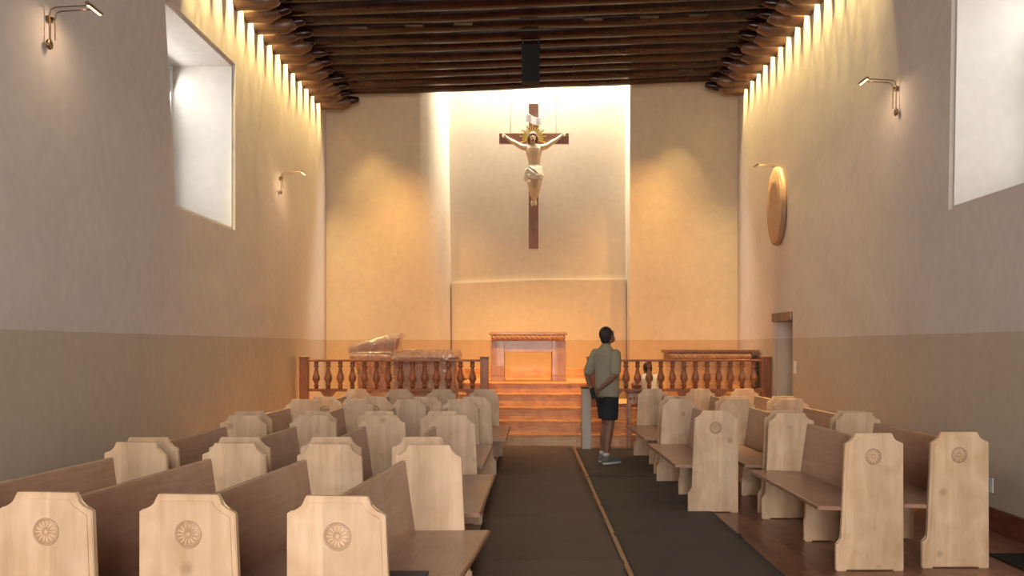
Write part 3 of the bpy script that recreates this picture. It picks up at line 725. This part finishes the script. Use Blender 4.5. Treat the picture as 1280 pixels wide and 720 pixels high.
for s, fx in ((1, .06), (-1, -.05)):
    m.tube([(fx*.3, s*.085, .93), (fx*.6+.02, s*.09, .70), (fx+.02, s*.09, .49), (fx-.02, s*.09, .33), (fx-.04, s*.09, .10), (fx-.04, s*.09, .07)], [.088, .078, .055, .057, .038, .040], 16)
    m.tube([(fx-.05, s*.09, .055), (fx+.13, s*.10, .04)], [.04, .032], 12)
m.stack([(.84, 0, 0, .10, .14), (.92, -.005, 0, .115, .168), (1.0, 0, 0, .11, .16), (1.10, .005, 0, .108, .150), (1.22, 0, 0, .115, .168), (1.34, -.01, 0, .118, .180), (1.42, -.02, 0, .10, .175), (1.47, -.02, 0, .07, .11), (1.50, -.015, 0, .05, .06)], 20)
m.tube([(-.02, 0, 1.46), (.0, 0, 1.56)], [.056, .054], 14)
hr = Matrix.Rotation(R(-22), 3, 'Y'); hc = Vector((.015, 0, 1.645))
def hp(x, y, z): return hc+hr @ Vector((x, y, z))
m.ball(hc, .096, .075, .112, hr); m.ball(hp(.045, 0, -.065), .052, .052, .05, hr)
m.tube([hp(.088, 0, .02), hp(.108, 0, -.018), hp(.096, 0, -.03)], [.009, .013, .010], 8)
m.tube([hp(.088, -.02, -.058), hp(.094, 0, -.056), hp(.088, .02, -.058)], .008, 8)
for s in (-1, 1):
    m.ball(hp(-.005, s*.076, -.005), .018, .010, .032, hr, 10); m.ball(hp(.083, s*.03, .012), .012, .012, .010, hr, 8); m.tube([hp(.09, s*.012, .03), hp(.088, s*.04, .032)], .007, 6)
    sh = Vector((-.02, s*.19, 1.41)); el = Vector((-.10, s*.27, 1.14)); wr = Vector((-.205, s*.085, .965 if s < 0 else .985))
    m.tube([sh, sh.lerp(el, .5), el, el.lerp(wr, .35), wr], [.056, .050, .041, .040, .027], 14)
    hand(m, wr, (-.25 if s > 0 else -.18, -s*.9, -.45), (-.9, 0, .1), 1.0, .5, 1 if s > 0 else -1)
body = m.build('body', M['skin'], man); remesh(body, .0075, 3)
m = MB()
m.stack([(.855, -.005, 0, .128, .178), (.87, -.005, 0, .138, .188), (.95, -.005, 0, .136, .186), (1.05, .01, 0, .138, .178), (1.18, .012, 0, .136, .182), (1.30, .0, 0, .136, .192), (1.40, -.02, 0, .122, .198), (1.46, -.022, 0, .09, .14), (1.50, -.018, 0, .066, .082), (1.53, -.012, 0, .062, .066), (1.54, -.012, 0, .058, .060)], 24)
for s in (-1, 1):
    sh = Vector((-.02, s*.185, 1.405)); el = Vector((-.10, s*.27, 1.14)); e = sh.lerp(el, .80)
    m.tube([sh, sh.lerp(el, .4), e], [.072, .072, .070], 16, caps=True)
m.rough(.010, 6, 2)
o = m.build('shirt', M['shirt'], body); remesh(o, .009, 3)
m = MB(); m.stack([(.80, 0, 0, .125, .17), (.88, -.005, 0, .130, .178), (.95, -.005, 0, .125, .172)], 20)
for s, fx in ((1, .06), (-1, -.05)): m.stack([(.565, fx*.85+.02, s*.095, .098, .088), (.575, fx*.85+.02, s*.095, .102, .09), (.72, fx*.6+.015, s*.092, .108, .092), (.86, fx*.2, s*.085, .115, .092)], 20)
m.rough(.006, 8, 5); o = m.build('shorts', M['shorts'], body); remesh(o, .009, 3)
m = MB(); m.ball(hp(-.018, 0, .026), .100, .087, .106, hr); m.ball(hp(-.055, 0, -.03), .058, .068, .07, hr)
o = m.build('hair', M['hair'], body); remesh(o, .007, 2)
for s, fx in ((1, .06), (-1, -.05)):
    m = MB(); m.tube([(fx-.075, s*.09, .052), (fx+.0, s*.092, .058), (fx+.09, s*.098, .045), (fx+.175, s*.105, .034)], [.043, .050, .045, .032], 14, flat=.9); m.tube([(fx-.045, s*.09, .06), (fx-.042, s*.09, .115)], [.050, .047], 14)
    sh = m.build('shoe', M['shoe'], body); remesh(sh, .007, 2)
    m = MB(); m.stack([(0.0, fx+.052, s*.098, .155, .05), (.012, fx+.052, s*.098, .160, .052), (.026, fx+.052, s*.098, .156, .05)], 24, 2.4); m.build('sole', M['sole'], sh, smooth=True)
    m = MB(); m.tube([(fx-.043, s*.09, .10), (fx-.042, s*.09, .145)], [.0475, .044], 14, caps=False); m.build('sock', M['sole'], body, smooth=True)
ph = MB(); ph.box(-.006, .006, -.038, .038, -.075, .075, .003)
ph.xf(Matrix.Translation((-.27, -.03, .91)) @ Matrix.Rotation(R(-35), 4, 'X') @ Matrix.Rotation(R(10), 4, 'Y'))
o = ph.build('phone', M['black']); o.matrix_world = Matrix.Translation(man.location) @ Matrix.Rotation(R(38), 4, 'Z'); tag(o, 'black phone held behind the standing man\'s back', 'phone')

# ------------------------------------------------------------------ crouching person behind the rail
pn = thing('person', 'person in a pale shirt crouching behind the right altar rail, back turned, dark hair', 'person', (2.05, 14.50, .565), R(112))
pn.scale = (.88, .88, .88)
m = MB()
for s in (-1, 1):
    m.tube([(0, s*.09, .20), (.20, s*.12, .27), (.36, s*.13, .28), (.30, s*.12, .14), (.17, s*.11, .07)], [.095, .085, .06, .055, .042], 14)
    m.tube([(.15, s*.11, .045), (.33, s*.12, .035)], [.038, .03], 10)
    sh = Vector((.10, s*.18, .50)); el = Vector((.28, s*.22, .36)); wr = Vector((.42, s*.12, .34))
    m.tube([sh, el, wr], [.052, .042, .028], 12); hand(m, wr, (.8, -s*.3, -.2), (0, 0, 1), 1, .5, -s)
m.stack([(.13, -.02, 0, .13, .16), (.24, 0, 0, .13, .165), (.36, .04, 0, .115, .155), (.48, .08, 0, .11, .18), (.545, .09, 0, .07, .11), (.57, .095, 0, .05, .06)], 20)
m.tube([(.095, 0, .54), (.12, 0, .62)], [.054, .052], 12)
h2 = Matrix.Rotation(R(12), 3, 'Y'); q2 = Vector((.135, 0, .665))
m.ball(q2, .094, .075, .108, h2); m.ball(q2+h2 @ Vector((.045, 0, -.06)), .05, .05, .05, h2); m.ball(q2+h2 @ Vector((.1, 0, -.015)), .014, .012, .02, h2, 8)
for s in (-1, 1): m.ball(q2+h2 @ Vector((-.005, s*.076, -.005)), .018, .010, .03, h2, 10)
b2 = m.build('body', M['skin'], pn); remesh(b2, .009, 3)
m = MB(); m.stack([(.14, -.02, 0, .145, .175), (.26, 0, 0, .145, .178), (.38, .04, 0, .13, .17), (.48, .08, 0, .125, .195), (.545, .09, 0, .088, .13), (.58, .098, 0, .062, .068)], 20)
for s in (-1, 1): m.tube([(.10, s*.18, .495), (.22, s*.208, .405)], [.068, .06], 12)
o = m.build('shirt', M['shirt2'], b2); remesh(o, .01, 3)
m = MB()
for s in (-1, 1): m.tube([(0, s*.09, .19), (.20, s*.12, .27), (.36, s*.13, .28), (.30, s*.12, .14), (.19, s*.11, .09)], [.105, .095, .07, .064, .052], 14)
o = m.build('trousers', M['jeans'], b2); remesh(o, .01, 3)
m = MB(); m.ball(q2+h2 @ Vector((-.018, 0, .024)), .099, .086, .103, h2); m.ball(q2+h2 @ Vector((-.05, 0, -.03)), .06, .068, .07, h2); o = m.build('hair', M['hair'], b2); remesh(o, .008, 2)
for s in (-1, 1):
    m = MB(); m.tube([(.12, s*.11, .045), (.2, s*.115, .05), (.34, s*.12, .035)], [.04, .046, .032], 12); o = m.build('shoe', M['shoe'], b2, smooth=True)
